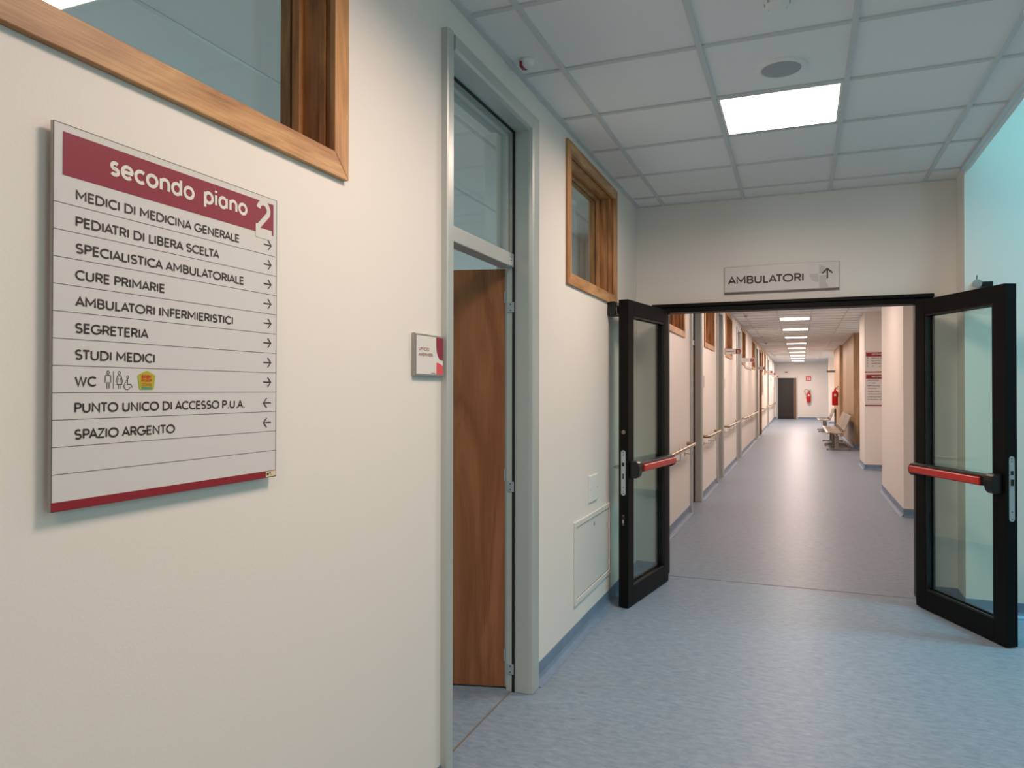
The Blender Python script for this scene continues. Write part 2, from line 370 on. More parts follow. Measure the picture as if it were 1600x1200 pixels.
# ------------------------------------------------------------------ walls
b = MB(); ops = sorted([(a, c, 0, D_TOP) for a, c in DOORS]+[(a+.01, c-.01, W_BOT+.01, W_TOP-.01) for a, c in WINS]); y = -3.5
for a, c, z0, z1 in ops:
    d = .012 if z0 == 0 else 0
    b.box(XWB, XW, y, a+d, 0, CEIL+.01)
    if z0 > 0: b.box(XWB, XW, a, c, 0, z0)
    b.box(XWB, XW, a+d, c-d, z1-d, CEIL+.01); y = c-d
b.box(XWB, XW, y, YEND, 0, CEIL+.01); b.build('wall_left', 'wall', kind='structure')
OX0, OX1, OZ = -1.00, .80, 2.08
b = MB(); b.box(XW, OX0, YE, YE+.2, 0, CEIL+.01); b.box(OX1, XA, YE, YE+.2, 0, CEIL+.01); b.box(OX0, OX1, YE, YE+.2, OZ, CEIL+.01); b.build('wall_end', 'wall', kind='structure')
b = MB(); b.box(XA-.005, 4.6, 5.50, 5.75, 0, 4.3); b.build('wall_hall', 'wall', kind='structure')
b = MB(); b.box(XA, XA+.03, -3.5, 5.50, CEIL+.0, 4.3); b.build('wall_fascia', 'wall', kind='structure')
b = MB(); b.box(XWB, 4.6, -3.6, -3.5, 0, 4.3); b.build('wall_back', 'wall', kind='structure')
b = MB(); b.box(4.5, 4.6, -3.5, 5.5, 0, 1.2); b.box(4.5, 4.6, -3.5, 5.5, 4.1, 4.3); b.box(4.5, 4.6, -3.5, -1.9, 1.2, 4.1); b.box(4.5, 4.6, 4.3, 5.5, 1.2, 4.1); b.build('wall_right', 'wall', kind='structure')
b = MB(); b.box(XW-.2, XR+1.2, YEND, YEND+.2, 0, CEIL+.01); b.build('wall_far', 'wall', kind='structure')
# corridor right-hand side: pilaster, column, wood clad volumes, far return
b = MB(); b.box(XR, XR+.1, YE+.2, 34.9, 0, CEIL+.01); b.build('wall_corridor_right', 'wall', kind='structure')
b = MB(); b.box(1.100, XR, 9.40, 11.75, 0, CEIL+.01); b.build('wall_pilaster', 'wall', kind='structure')
b = MB(); b.box(1.105, XR, 14.82, 16.0, 0, CEIL+.01); b.build('wall_column', 'wall', kind='structure')
b = MB(); b.box(1.26, XR, 20.25, 25.3, 0, CEIL+.01); b.build('wall_panelling', 'panel', kind='structure')
b = MB(); b.box(1.17, XR, 25.3, 29.3, 0, CEIL+.01); b.build('wall_panelling_recess', 'panel', kind='structure')
b = MB(); b.box(1.18, XR+1.2, 34.9, 35.1, 0, CEIL+.01); b.build('wall_return', 'wall', kind='structure')
# offices behind the left wall
b = MB(); b.box(-5.0, -4.9, -3.5, YEND, 0, CEIL+.01); b.build('wall_office', 'wallg', kind='structure')
for yy, nm in ((-3.0, 'wall_office_south'), (6.9, 'wall_office_north'), (19.0, 'wall_office_rear')):
    b = MB(); b.box(-4.9, XWB, yy, yy+.1, 0, CEIL+.01); b.build(nm, 'wallg', kind='structure')
b = MB(); b.box(-2.35, -1.95, 6.45, 6.9, 0, CEIL+.01); b.build('wall_office_pier', 'wallg', kind='structure')

# skirting with a coved foot
def skirt(b, p0, p1, nx, ny, h=.095):
    """along p0 -> p1 on a wall whose room side is (nx, ny)"""
    pr = [(0, h), (.004, h), (.004, .035), (.010, .018), (.022, .006), (.040, .0015), (0, .0015)]
    b.prism([(p0[0]+nx*u, p0[1]+ny*u, z) for u, z in pr], (p1[0]-p0[0], p1[1]-p0[1], 0))
b = MB(); y = -3.5
for a, c in DOORS+[(YEND, 0)]:
    segs = [(y, a)]
    if y < YE < a: segs = [(y, YE), (YE+.2, a)]
    for s0, s1 in segs: skirt(b, (XW, s0), (XW, s1), 1, 0)
    y = c
b.build('baseboard_left', 'base', kind='structure')
b = MB(); skirt(b, (XW, YE), (OX0-.06, YE), 0, -1); skirt(b, (OX1+.05, YE), (XA-.005, YE), 0, -1); skirt(b, (XA-.005, YE), (XA-.005, 5.5), -1, 0); skirt(b, (XA-.005, 5.5), (4.5, 5.5), 0, -1); b.build('baseboard_end', 'base', kind='structure')
b = MB(); skirt(b, (1.100, 9.40), (XR, 9.40), 0, -1); skirt(b, (1.100, 9.40), (1.100, 11.75), -1, 0); skirt(b, (1.105, 14.82), (XR, 14.82), 0, -1); skirt(b, (1.105, 14.82), (1.105, 16.0), -1, 0)
skirt(b, (1.26, 20.25), (XR, 20.25), 0, -1); skirt(b, (1.26, 20.25), (1.26, 25.3), -1, 0); skirt(b, (1.17, 25.3), (1.17, 29.3), -1, 0); skirt(b, (1.18, 34.9), (2.9, 34.9), 0, -1); b.build('baseboard_right', 'base', kind='structure')
b = MB(); skirt(b, (XW, YEND), (-1.13, YEND), 0, -1); skirt(b, (-.10, YEND), (2.9, YEND), 0, -1); b.build('baseboard_far', 'base', kind='structure')
b = MB(); b.box(-.95, .76, YE-.012, YE-.002, -.001, .002); b.build('trim_1', 'seam', kind='structure')
b = MB(); b.box(-1.296, -1.288, DOORS[0][0], DOORS[0][1], -.001, .002); b.build('trim_2', 'thresh', kind='structure')

# ------------------------------------------------------------------ oak interior windows
def oak_window(i, y0, y1, label):
    r = empty('window_%d' % i, (XW, y0, W_BOT), label, 'window', kind='structure'); fw = .066; xo = XW+.016; xr = -1.375
    z0, z1 = W_BOT, W_TOP
    def casing(nm, pts, m): bb = MB(); bb.prism([(XW-.002, p[0], p[1]) for p in pts], (xo-XW+.002, 0, 0)); bb.build(nm, m, r, .002)
    e = .0003
    casing('casing', [(y0, z0), (y1, z0), (y1-fw, z0+fw), (y0+fw, z0+fw)], 'oaky')
    casing('casing', [(y0, z1), (y1, z1), (y1-fw, z1-fw), (y0+fw, z1-fw)], 'oaky')
    casing('casing', [(y1, z0+e), (y1, z1-e), (y1-fw, z1-fw-e), (y1-fw, z0+fw+e)], 'oakz')
    casing('casing', [(y0, z0+e), (y0, z1-e), (y0+fw, z1-fw-e), (y0+fw, z0+fw+e)], 'oakz')
    t = .028; a = fw-.008
    bb = MB(); bb.box(xr, XW-.004, y0+a-t, y1-a+t, z0+a-t, z0+a); bb.box(xr, XW-.004, y0+a-t, y1-a+t, z1-a, z1-a+t); bb.build('reveal', 'oaky', r, .0015)
    bb = MB(); bb.box(xr, XW-.004, y0+a-t, y0+a, z0+a, z1-a); bb.box(xr, XW-.004, y1-a, y1-a+t, z0+a, z1-a); bb.build('reveal', 'oakdz', r, .0015)
    s = .018                                            # glazing stops both sides of the pane
    bb = MB()
    for xa, xb in ((-1.368, -1.336), (-1.328, -1.302), (-1.243, -1.224)):
        k = s if xa < -1.25 else .008
        bb.box(xa, xb, y0+a, y0+a+k, z0+a, z1-a); bb.box(xa, xb, y1-a-k, y1-a, z0+a, z1-a)
        bb.box(xa, xb, y0+a+k, y1-a-k, z0+a, z0+a+k); bb.box(xa, xb, y0+a+k, y1-a-k, z1-a-k, z1-a)
    bb.build('glazing_bead', 'oakdz', r, .0015)
    bb = MB(); bb.box(-1.3345, -1.3295, y0+a+.002, y1-a-.002, z0+a+.002, z1-a-.002); bb.build('pane', 'glassw', r)
wl = ['large oak framed high window above the floor directory board', 'oak framed high window between grey metal doorway and black fire door', 'first oak framed high window beyond the fire doors',
      'oak framed high window between the first two grey corridor doorways', 'oak framed high window just behind the flag sign numbered 13', 'oak framed high window just behind the flag sign numbered 14',
      'oak framed high window before the fourth corridor doorway', 'far oak framed high window after the brown framed doorway', 'farthest oak framed high window on the left corridor wall']
for i, (a, c) in enumerate(WINS): oak_window(i+1, a, c, wl[i])

# ------------------------------------------------------------------ grey metal office doors with transom
def metal_door(i, y0, y1, label, opened=None, fm='alu'):
    r = empty('door_%d' % i, (XW, y0, 0), label, 'door', kind='structure'); jw0 = .066; jw1 = .095; xo = -1.178; xi = -1.268; H = D_TOP; th = .072
    def prof_j(ya, yb, s):     # jamb section: face, rounded nose, reveal
        return [(XW-.06, ya), (xo-.004, ya), (xo, ya+s*.004), (xo, yb-s*.020), (xo-.006, yb-s*.008), (xo-.020, yb), (xi, yb), (xi-.044, yb), (xi-.044, ya+s*.012), (XW-.06, ya+s*.012)]
    bb = MB()
    bb.prism([(x, y, .002) for x, y in prof_j(y0, y0+jw0, 1)], (0, 0, H-.002)); bb.build('frame', fm, r)
    bb = MB(); bb.prism([(x, y, .002) for x, y in prof_j(y1, y1-jw1, -1)], (0, 0, H-.002)); bb.build('frame', fm, r)
    pr = [(XW-.06, H), (xo-.004, H), (xo, H-.004), (xo, H-th+.020), (xo-.006, H-th+.008), (xo-.020, H-th), (xi, H-th), (xi, H-th+.012), (-1.395, H-th+.012), (-1.395, H-.012), (XW-.06, H-.012)]
    bb = MB(); bb.prism([(x, y0+jw0-.004, z) for x, z in pr], (0, y1-y0-jw0-jw1+.008, 0)); bb.build('frame', fm, r)
    ya, yb = y0+jw0, y1-jw1
    bb = MB(); bb.box(-1.345, xi-.006, ya-.004, yb+.004, 2.030, 2.094); bb.build('transom_bar', 'alud', r, .004)
    bb = MB(); bb.box(xi-.0008, xi-.014, yb-.004, yb-.0002, .004, H-th); bb.box(xi-.0008, xi-.014, ya+.0002, ya+.004, .004, H-th); bb.box(xi-.0008, xi-.014, ya+.004, yb-.004, H-th-.004, H-th-.0002); bb.build('gasket', 'gasket', r)
    s = .016; bb = MB(); xa, xb = -1.335, -1.298
    bb.box(xa, xb, ya+.004, ya+.004+s, 2.094, H-th-.006); bb.box(xa, xb, yb-.004-s, yb-.004, 2.094, H-th-.006)
    bb.box(xa, xb, ya+s, yb-s, H-th-.006-s, H-th-.006); bb.build('glazing_bead', 'alud', r, .002)
    bb = MB(); bb.box(-1.313, -1.308, ya+.01, yb-.01, 2.088, H-th-.012); bb.build('transom_pane', 'glassw', r)
    LW = yb-ya+.02
    if opened is None:
        bb = MB(); bb.box(-1.345, -1.302, ya-.002, yb+.002, .008, 2.026); lf = bb.build('door_leaf', 'leaf', r, .002)
        bb = MB(); bb.tube([(-1.302, ya+.07, 1.0), (-1.262, ya+.07, 1.0), (-1.255, ya+.078, 1.0), (-1.255, ya+.18, 1.0)], .009); bb.build('handle', 'steel', lf, smooth=True)
    else:
        hx, hy, dx, dy = opened; L = empty_part('door_leaf', r, (hx, hy, 0), math.atan2(dy, dx))
        # local x along the leaf, the face towards the camera at local y = 0, the leaf body behind it
        bb = MB(); bb.box(.012, LW, -.044, 0, .008, 2.030); L2 = bb.build('door_panel', 'leaf', L, .002, local=True)
        bb = MB(); bb.box(.001, .012, -.046, .001, .008, 2.030); bb.build('metal_edging', 'alu', L, .001, local=True)
        for z in (1.865, 1.005, .135):
            bb = MB(); bb.box(.002, .016, .001, .004, z+.0, z+.055); bb.tube([(-.010, .004, z-.052), (-.010, .004, z+.055)], .007, 10)
            bb.build('hinge', 'steelp', L, local=True)
            bb = MB(); bb.box(xi-.038, xi-.004, yb-.0002, yb-.0055, z-.05, z-.002); hp = bb.build('hinge_plate', 'steelp', r, .0008)
            for q in (-.012, -.040):
                bb = MB(); bb.lathe((xi-.022, yb-.0054, z+q), [(.003, 0), (.003, .0012)], (0, -1, 0), 12); bb.build('screw', 'gasket', hp)
        bb = MB(); bb.tube([(LW-.07, 0, 1.02), (LW-.07, .045, 1.02), (LW-.078, .052, 1.02), (LW-.19, .052, 1.02)], .009); bb.build('handle', 'steel', L, smooth=True, local=True)
        bb = MB(); bb.add([(xi-.0055, yb-.058, 2.036), (xi-.0055, yb-.022, 2.036), (xi-.0055, yb-.022, 2.068), (xi-.0055, yb-.058, 2.068)], [(0, 1, 2, 3)]); tb = bb.build('sticker', 'white', r)
        P = Plane((xi-.0055, yb-.058, 2.036), (0, 1, 0), (0, 0, 1)); P.strokes('sticker_print', [[(.006, .022), (.030, .022)], [(.006, .010), (.020, .010)]], .004, 'inkl', tb)
    return r
def empty_part(name, parent, loc, rz):
    o = bpy.data.objects.new(name, None); C.objects.link(o); o.parent = parent; o.location = Vector(loc)-wloc(parent); o.rotation_euler = (0, 0, rz); o.empty_display_size = .05; return o
dl = ['tall grey metal doorway with transom and open brown wooden door, beside the directory board', 'first grey metal doorway beyond the fire doors', 'grey metal doorway beside the flag sign numbered 13', 'grey metal doorway beside the flag sign numbered 14',
      'fourth grey metal doorway along the far corridor', 'brown framed doorway far along the corridor', 'last grey metal doorway on the left corridor wall']
for i, (a, c) in enumerate(DOORS):
    metal_door(i+1, a, c, dl[i], (-1.318, 3.282, -.970, -.245) if i == 0 else None, 'brown' if i == 5 else 'alu')

# ------------------------------------------------------------------ fire door: header, jambs, two open leaves
r = empty('trim_3', (OX0, YE, 0), 'black steel frame around the fire door opening', 'door frame', kind='structure')
b = MB(); b.box(-1.070, .852, YE-.045, YE+.10, 2.045, 2.085); b.box(-1.075, .857, YE-.060, YE-.0005, 2.085, 2.110); b.build('header', 'black', r, .003)
for xa, xb in ((OX0-.002, -.962), (.748, OX1+.002)):
    b = MB(); b.box(xa, xb, YE-.03, YE+.10, 0, 2.045); b.build('jamb', 'black', r, .003)
def fire_leaf(n, hinge, d, s, label, lz0, lz1):
    Wd, T, H = .820, .068, 2.045; R0 = math.atan2(d[1], d[0])
    r = empty('door_%d' % n, (hinge[0], hinge[1], 0), label, 'door', kind='structure', rz=R0)
    def Bx(bb, x0, x1, y0, y1, z0, z1): bb.box(x0, x1, s*y0, s*y1, z0, z1)
    bb = MB(); st, tr, br = .098, .100, .130
    Bx(bb, 0, st, -T, 0, .008, H); Bx(bb, Wd-st, Wd, -T, 0, .008, H); Bx(bb, st, Wd-st, -T, 0, .008, br); Bx(bb, st, Wd-st, -T, 0, H-tr, H)
    bb.build('frame', 'black', r, .002, local=True)
    bb = MB(); g = .012
    for y0, y1 in ((-.020, -.004), (-.064, -.048)):
        Bx(bb, st, st+g, y0, y1, br, H-tr); Bx(bb, Wd-st-g, Wd-st, y0, y1, br, H-tr); Bx(bb, st+g, Wd-st-g, y0, y1, br, br+g); Bx(bb, st+g, Wd-st-g, y0, y1, H-tr-g, H-tr)
    bb.build('glazing_bead', 'blackp', r, .001, local=True)
    bb = MB(); Bx(bb, st+.001, Wd-st-.001, -.040, -.028, br+.001, H-tr-.001); bb.build('pane', 'glassd', r, local=True)
    # push bar: black housing with end brackets and a red bar
    z = .925
    bb = MB(); bb.prism([(.030, s*.020, z+.040), (.030, s*.056, z+.034), (.030, s*.062, z+.024), (.030, s*.060, z-.028), (.030, s*.020, z-.022)], (Wd-.095, 0, 0)); hb = bb.build('push_bar', 'blackp', r, .003, local=True)
    bb = MB(); bb.prism([(.036, s*.055, z+.023), (.036, s*.073, z+.016), (.036, s*.075, z-.022), (.036, s*.054, z-.031)], (Wd-.155, 0, 0)); bb.build('red_bar', 'red', hb, .003, local=True)
    for xc, wd, zr in ((.049, .055, .045), (Wd-.054, .062, .062)):
        pf = [(xc-wd/2, 0), (xc-wd/2, .085)]+[(xc-wd/2, .085)] ; bb = MB()
        sec = [(s*.0005, z+zr*.75), (s*.045, z+zr*.75), (s*.060, z+zr*.55), (s*.068, z+.01), (s*.068, z-.02), (s*.060, z-zr*.8), (s*.045, z-zr*1.05), (s*.0005, z-zr*1.05)]
        bb.prism([(xc-wd/2, y, zz) for y, zz in sec], (wd, 0, 0)); bb.build('end_bracket', 'blackp', hb, .004, local=True)
    # lock face plate let into the free edge
    pl = []
    y0, y1 = -.051, -.019
    for k in range(9): t = math.pi*k/8; pl.append(((y0+y1)/2+.016*math.cos(t), lz1-.016+.016*math.sin(t)))
    for k in range(9): t = math.pi+math.pi*k/8; pl.append(((y0+y1)/2+.016*math.cos(t), lz0+.016+.016*math.sin(t)))
    bb = MB(); bb.prism([(Wd-.0005, s*y, zz) for y, zz in pl], (.0025, 0, 0)); lp = bb.build('lock_plate', 'steelp', r, local=True)
    bb = MB(); Bx(bb, Wd+.002, Wd+.004, -.043, -.028, lz1-.105, lz1-.082)
    if s < 0: Bx(bb, Wd+.002, Wd+.010, -.041, -.029, lz1-.165, lz1-.130)
    else: Bx(bb, Wd+.002, Wd+.0032, -.040, -.031, lz1-.19, lz1-.155)
    bb.build('latch', 'gasket', lp, local=True)
    for zz in (lz1-.014, lz1-.030, lz0+.014, lz0+.055):
        bb = MB(); bb.lathe((Wd+.0021, s*-.035, zz), [(.004, 0), (.004, .001)], (1, 0, 0), 10); bb.build('screw', 'inkl', lp, local=True)
    return r, Bx
dL, BxL = fire_leaf(8, (-.926, 5.575), (-.156, -.988), 1, 'left leaf of the glazed black fire door, swung open beside the left wall', .745, 1.045)
b = MB(); b.lathe((.8205, -.034, 1.165), [(.014, 0), (.014, .0012), (.012, .0016)], (1, 0, 0), 16); q = b.build('round_label', 'thresh', dL, local=True)
b = MB(); BxL(b, .8195, .822, -.046, -.024, .545, .620); q = b.build('bolt_plate', 'blackp', dL, .001, local=True)
b = MB()
for zz in (.553, .612): b.lathe((.822, -.035, zz), [(.003, 0), (.003, .001)], (1, 0, 0), 10)
BxL(b, .822, .826, -.041, -.03, .562, .585); b.build('bolt', 'steel', q, local=True)
b = MB(); b.tube([(.762, -.068, .925), (.762, -.112, .925), (.755, -.120, .925), (.630, -.120, .925)], .009); b.build('lever_handle', 'steel', dL, smooth=True, local=True)
dR, BxR = fire_leaf(9, (.722, 5.560), (.426, -.905), -1, 'right leaf of the glazed black fire door, swung wide open', .708, 1.075)

# magnetic hold-open devices
r = empty('door_magnet', (XW, 4.86, 1.99), 'black door holder on left wall beneath the oak window', 'door holder')
b = MB(); b.box(XW, XW+.055, 4.80, 4.915, 1.945, 2.040); b.build('housing', 'blackp', r, .006)
b = MB(); b.lathe((XW+.055, 4.858, 1.990), [(.040, 0), (.040, .006), (.034, .010), (.010, .011)], (1, 0, 0), 24); b.build('magnet_disc', 'steel', r, smooth=True)
b = MB(); b.lathe((XW+.066, 4.858, 1.990), [(.020, 0), (.020, .018), (.013, .02), (.013, .052)], (1, 0, 0), 20); b.build('plunger', 'blackp', r, smooth=True)
r = empty('door_magnet', (1.06, 5.5, 2.12), 'silver cylinder door holder on blue-lit wall above right fire door leaf', 'door holder')
b = MB(); b.box(1.085, 1.145, 5.43, 5.5, 2.105, 2.140); b.build('housing', 'blackp', r, .005)
b = MB(); b.tube([(1.06, 5.50, 2.135), (1.052, 5.40, 2.125)], .020, 18); b.build('cylinder', 'steelp', r, smooth=True)
b = MB(); b.lathe((1.052, 5.40, 2.125), [(.027, -.012), (.027, 0), (.018, .001)], (-.08, -1, -.1), 20); b.build('magnet_disc', 'steelp', r, smooth=True)
b = MB(); b.tube([(1.06, 5.46, 2.15), (1.062, 5.46, 2.185)], .003, 8); b.build('release_pin', 'blackp', r)

# ------------------------------------------------------------------ big directory board
sy0, sy1, sz0, sz1 = .868, 1.441, 1.2305, 1.902; SW, SH = sy1-sy0, sz1-sz0; XS = -1.185
r = empty('directory_sign', (XW, sy0, sz0), 'large grey floor directory board headed secondo piano on left wall', 'sign')
b = MB(); b.box(XW+.0005, XS-.004, sy0+.06, sy1-.06, sz0+.06, sz1-.06); b.build('mounting_spacer', 'signe', r)
b = MB(); b.box(XS-.007, XS-.0004, sy0, sy1, sz0, sz1); b.build('panel', ['signe'], r)
P = Plane((XS-.0004, sy0, sz0), (0, 1, 0), (0, 0, 1)); X = lambda y: y-sy0; Z = lambda z: z+1.44-sz0
P.rect('face', .0018, SW-.0022, .0015, SH-.0015, 'sign', r, .0002)
lw = .0011
e_ = [(0, 0, lw, SH), (SW-lw*1.6, 0, SW, SH), (0, SH-lw, SW, SH), (0, 0, SW, lw)]
P.polys('edge_line', [[(a, c), (d, c), (d, f), (a, f)] for a, c, d, f in e_], 'inkl', r, .0003)
P.rect('header_band', X(.885), X(1.428), Z(.3725), Z(.448), 'band', r)
P.text('header_lettering', 'secondo', X(.977), Z(.397), .037, .203, 'lite', r, .185, .0010, .30)
P.text('header_lettering', 'piano', X(1.206), Z(.400), .037, .132, 'lite', r, .185, .0010, .30)
two = arc(1.3925, .4275, .0175, .0175, 172, -30, 18)+[(1.3735, .3845)]
P.polys('floor_number', ribbon([(X(a), Z(c)) for a, c in two], .0125)+[([(X(1.366), Z(.360)), (X(1.4215), Z(.360)), (X(1.4215), Z(.3835)), (X(1.366), Z(.3835))], 1)]
        + [([(X(1.366), Z(.383)), (X(1.378), Z(.383)), (X(1.383), Z(.393)), (X(1.366), Z(.3915))], 2)], 'sign', r, .0010)
rows = [('MEDICI DI MEDICINA GENERALE', 1.313), ('PEDIATRI DI LIBERA SCELTA', 1.252), ('SPECIALISTICA AMBULATORIALE', 1.328), ('CURE PRIMARIE', 1.105), ('AMBULATORI INFERMIERISTICI', 1.294), ('SEGRETERIA', 1.066), ('STUDI MEDICI', 1.081), ('WC', .953), ('PUNTO UNICO DI ACCESSO P.U.A.', 1.332), ('SPAZIO ARGENTO', 1.132)]
pitch = .04692; l1 = sz1-sz0-.1382
for k in range(12):
    zl = l1-k*pitch if k < 11 else None
    if k < 11: P.rect('row_line', 0, SW, zl-.0005, zl+.0005, 'inkl', r)
for k, (t, ye) in enumerate(rows):
    zb = l1-k*pitch+.0108
    P.text('row_lettering', t, X(.910), zb, .0185, ye-.910, 'ink', r, .18)
    xa, xb, zc = X(1.394), X(1.4215), zb+.0095+(.0035 if k < 8 else .001)
    if k < 8: ls = [[(xa, zc), (xb-.002, zc)], [(xb-.0125, zc+.0115), (xb-.0012, zc), (xb-.0125, zc-.0115)]]
    else: ls = [[(xa+.002, zc), (xb, zc)], [(xa+.0125, zc+.0115), (xa+.0012, zc), (xa+.0125, zc-.0115)]]
    P.strokes('arrow', ls, .0030, 'ink', r)
P.rect('bottom_stripe', 0, SW, .0008, .0165, 'stripe', r)
lab = P.rect('maker_label', X(1.405), X(1.4395), .0025, .0150, 'cream', r, .0010)
P.polys('label_print', [[(X(1.407), .006), (X(1.414), .006), (X(1.414), .012), (X(1.407), .012)], [(X(1.416), .009), (X(1.421), .009), (X(1.421), .013), (X(1.416), .013)], [(X(1.421), .006), (X(1.424), .006), (X(1.423), .009)]], 'ink', lab, .0014)
def pic(lines): return [[(X(a), Z(c)) for a, c in l] for l in lines]
th = .0012
P.strokes('toilet_pictogram', pic([arc(.9765, .0325, .0024, .0030, 0, 360, 16), [(.9705, .0135), (.9705, .025)]+arc(.9730, .0245, .0025, .003, 180, 90, 6)+arc(.9797, .0245, .0025, .003, 90, 0, 6)+[(.9822, .0135)],
    [(.9742, .0025), (.9742, .0150)], [(.9785, .0025), (.9785, .0150)], [(.9882, .0020), (.9882, .0350)]]), th, 'ink', r)
P.strokes('toilet_pictogram', pic([arc(1.0005, .0320, .0026, .0030, 0, 360, 16), [(.9932, .0138), (.9968, .0268), (1.0045, .0268), (1.0080, .0138)], [(.9985, .0225), (.9955, .0108), (1.0060, .0108), (1.0030, .0225)], [(.9985, .0108), (.9985, .0022)], [(1.0025, .0108), (1.0025, .0022)]]), th, 'ink', r)
P.strokes('toilet_pictogram', pic([arc(1.0190, .0245, .0024, .0025, 0, 360, 14), [(1.0185, .0215), (1.0185, .0110), (1.0260, .0110), (1.0295, .0045)], [(1.0185, .0195), (1.0132, .0165)], arc(1.0175, .0080, .0068, .0070, 110, 340, 16)]), th, 'ink', r)
st = P.polys('pentagon_sticker', [[(X(a), Z(c)) for a, c in ((1.0615, .0372), (1.0640, .0368), (1.0800, .0300), (1.0820, .0275), (1.0790, .0040), (1.0770, .0012), (1.0470, .0010), (1.0450, .0030), (1.0410, .0270), (1.0428, .0298), (1.0590, .0368))]], 'olive', r, .0010)
P.text('sticker_lettering', 'BABY', X(1.0495), Z(.0222), .0074, .0240, 'orange', st, .26, .0014)
P.text('sticker_lettering', 'PIT STOP', X(1.0495), Z(.0160), .0052, .0240, 'orange', st, .24, .0014)
P.polys('sticker_lines', [[(X(1.0495), Z(z)), (X(1.0735), Z(z)), (X(1.0735), Z(z+.0008)), (X(1.0495), Z(z+.0008))] for z in (.0135, .0115, .0088)], 'orange', st, .0014)
P.rect('sticker_strip', X(1.0495), X(1.0735), Z(.0025), Z(.0068), 'teal', st, .0014)

# room name plate beside the doorway
py0, py1, pz0, pz1 = 2.140, 2.349, 1.488, 1.634
r = empty('name_plate', (XW, py0, pz0), 'small white room name plate beside the tall grey doorway', 'sign')
b = MB(); b.box(XW+.0005, XW+.014, py0, py1, pz0, pz1); b.build('holder', 'signe', r, .003)
P = Plane((XW+.014, py0, pz0), (0, 1, 0), (0, 0, 1)); w_, h_ = py1-py0, pz1-pz0
P.rect('insert', .008, w_-.006, .008, h_-.008, 'lite', r, .0004)
P.text('lettering', 'UFFICIO', .024, .087, .0115, .074, 'band', r, .17); P.text('lettering', 'INFERMIERI', .024, .068, .0115, .100, 'band', r, .17)
P.polys('printed_curve', [[(.150, h_-.008), (w_-.006, h_-.008), (w_-.006, .058)]+[(.150+.042-.042*math.cos(math.radians(a)), .110-.052*math.sin(math.radians(a))) for a in range(80, -1, -10)]], 'band', r)
P.polys('printed_curve', [[(.152, .008), (w_-.006, .008), (w_-.006, .040), (.180, .046), (.166, .049), (.152, .050)]], 'coral', r)
P.rect('printed_line', .112, .146, .0105, .0125, 'ink', r)

# AMBULATORI sign over the fire door
ax0, ax1, az0, az1 = -.532, .266, 2.172, 2.376
r = empty('hanging_sign', (ax0, YE, az0), 'silver AMBULATORI sign with upward arrow above the fire door opening', 'sign')
b = MB(); b.box(ax0, ax1, YE-.014, YE-.0005, az0, az1); b.build('panel', 'signe', r, .002)
P = Plane((ax0, YE-.014, az0), (1, 0, 0), (0, 0, 1)); w_, h_ = ax1-ax0, az1-az0
P.rect('face', .004, w_-.004, .016, h_-.004, 'sign', r, .0004); P.rect('bottom_edge', 0, w_, 0, .012, 'inkl', r, .0004)
cx, cy, R_ = .664, .108, .062
for q, (a0, ox, oy) in enumerate(((0, 0, .012), (180, -.004, .012), (270, 0, 0), (0, 0, -.094))):
    a1 = a0+90
    P.polys('petal_print', [([(cx+ox, cy+oy)]+[(cx+ox+R_*math.cos(math.radians(a0+9*k)), min(h_-.006, max(.018, cy+oy+R_*math.sin(math.radians(a0+9*k))))) for k in range(11)], q)], 'pale', r)
P.text('lettering', 'AMBULATORI', .026, .070, .062, .535, 'ink', r, .195, .0010)
P.strokes('arrow', [[(.7190, .082), (.7190, .148)], [(.684, .120), (.7190, .153), (.754, .120)]], .0105, 'ink', r, .0012)

# small flat things on the left wall
r = empty('access_panel', (XW, 4.02, .20), 'white metal access hatch low on left wall beside the fire door', 'access panel')
b = MB(); y0, y1, z0, z1 = 4.015, 4.865, .205, .682; f = .030
b.box(XW+.0003, XW+.010, y0, y1, z0, z0+f); b.box(XW+.0003, XW+.010, y0, y1, z1-f, z1); b.box(XW+.0003, XW+.010, y0, y0+f, z0+f, z1-f); b.box(XW+.0003, XW+.010, y1-f, y1, z0+f, z1-f); b.build('frame', 'offw', r, .0015)
b = MB(); b.box(XW+.0001, XW+.0006, y0+f, y1-f, z0+f, z1-f); b.build('gap', 'inkl', r)
b = MB(); b.box(XW+.0008, XW+.0035, y0+f+.005, y1-f-.005, z0+f+.005, z1-f-.005); b.build('hatch_door', 'offw', r, .001)
b = MB(); b.lathe((XW+.0035, 4.45, z1-f-.045), [(.011, 0), (.011, .003), (.006, .004)], (1, 0, 0), 16); b.build('lock', 'steel', r)
r = empty('blank_plate', (XW, 4.33, .75), 'white blank cover plate above the access hatch', 'cover plate')
b = MB(); b.box(XW+.0003, XW+.009, 4.330, 4.520, .752, .915); b.build('plate', 'white', r, .003)
for y_ in (4.345, 4.505):
    b = MB(); b.lathe((XW+.0089, y_, .833), [(.005, 0), (.005, .001)], (1, 0, 0), 10); b.build('screw', 'pale', r)

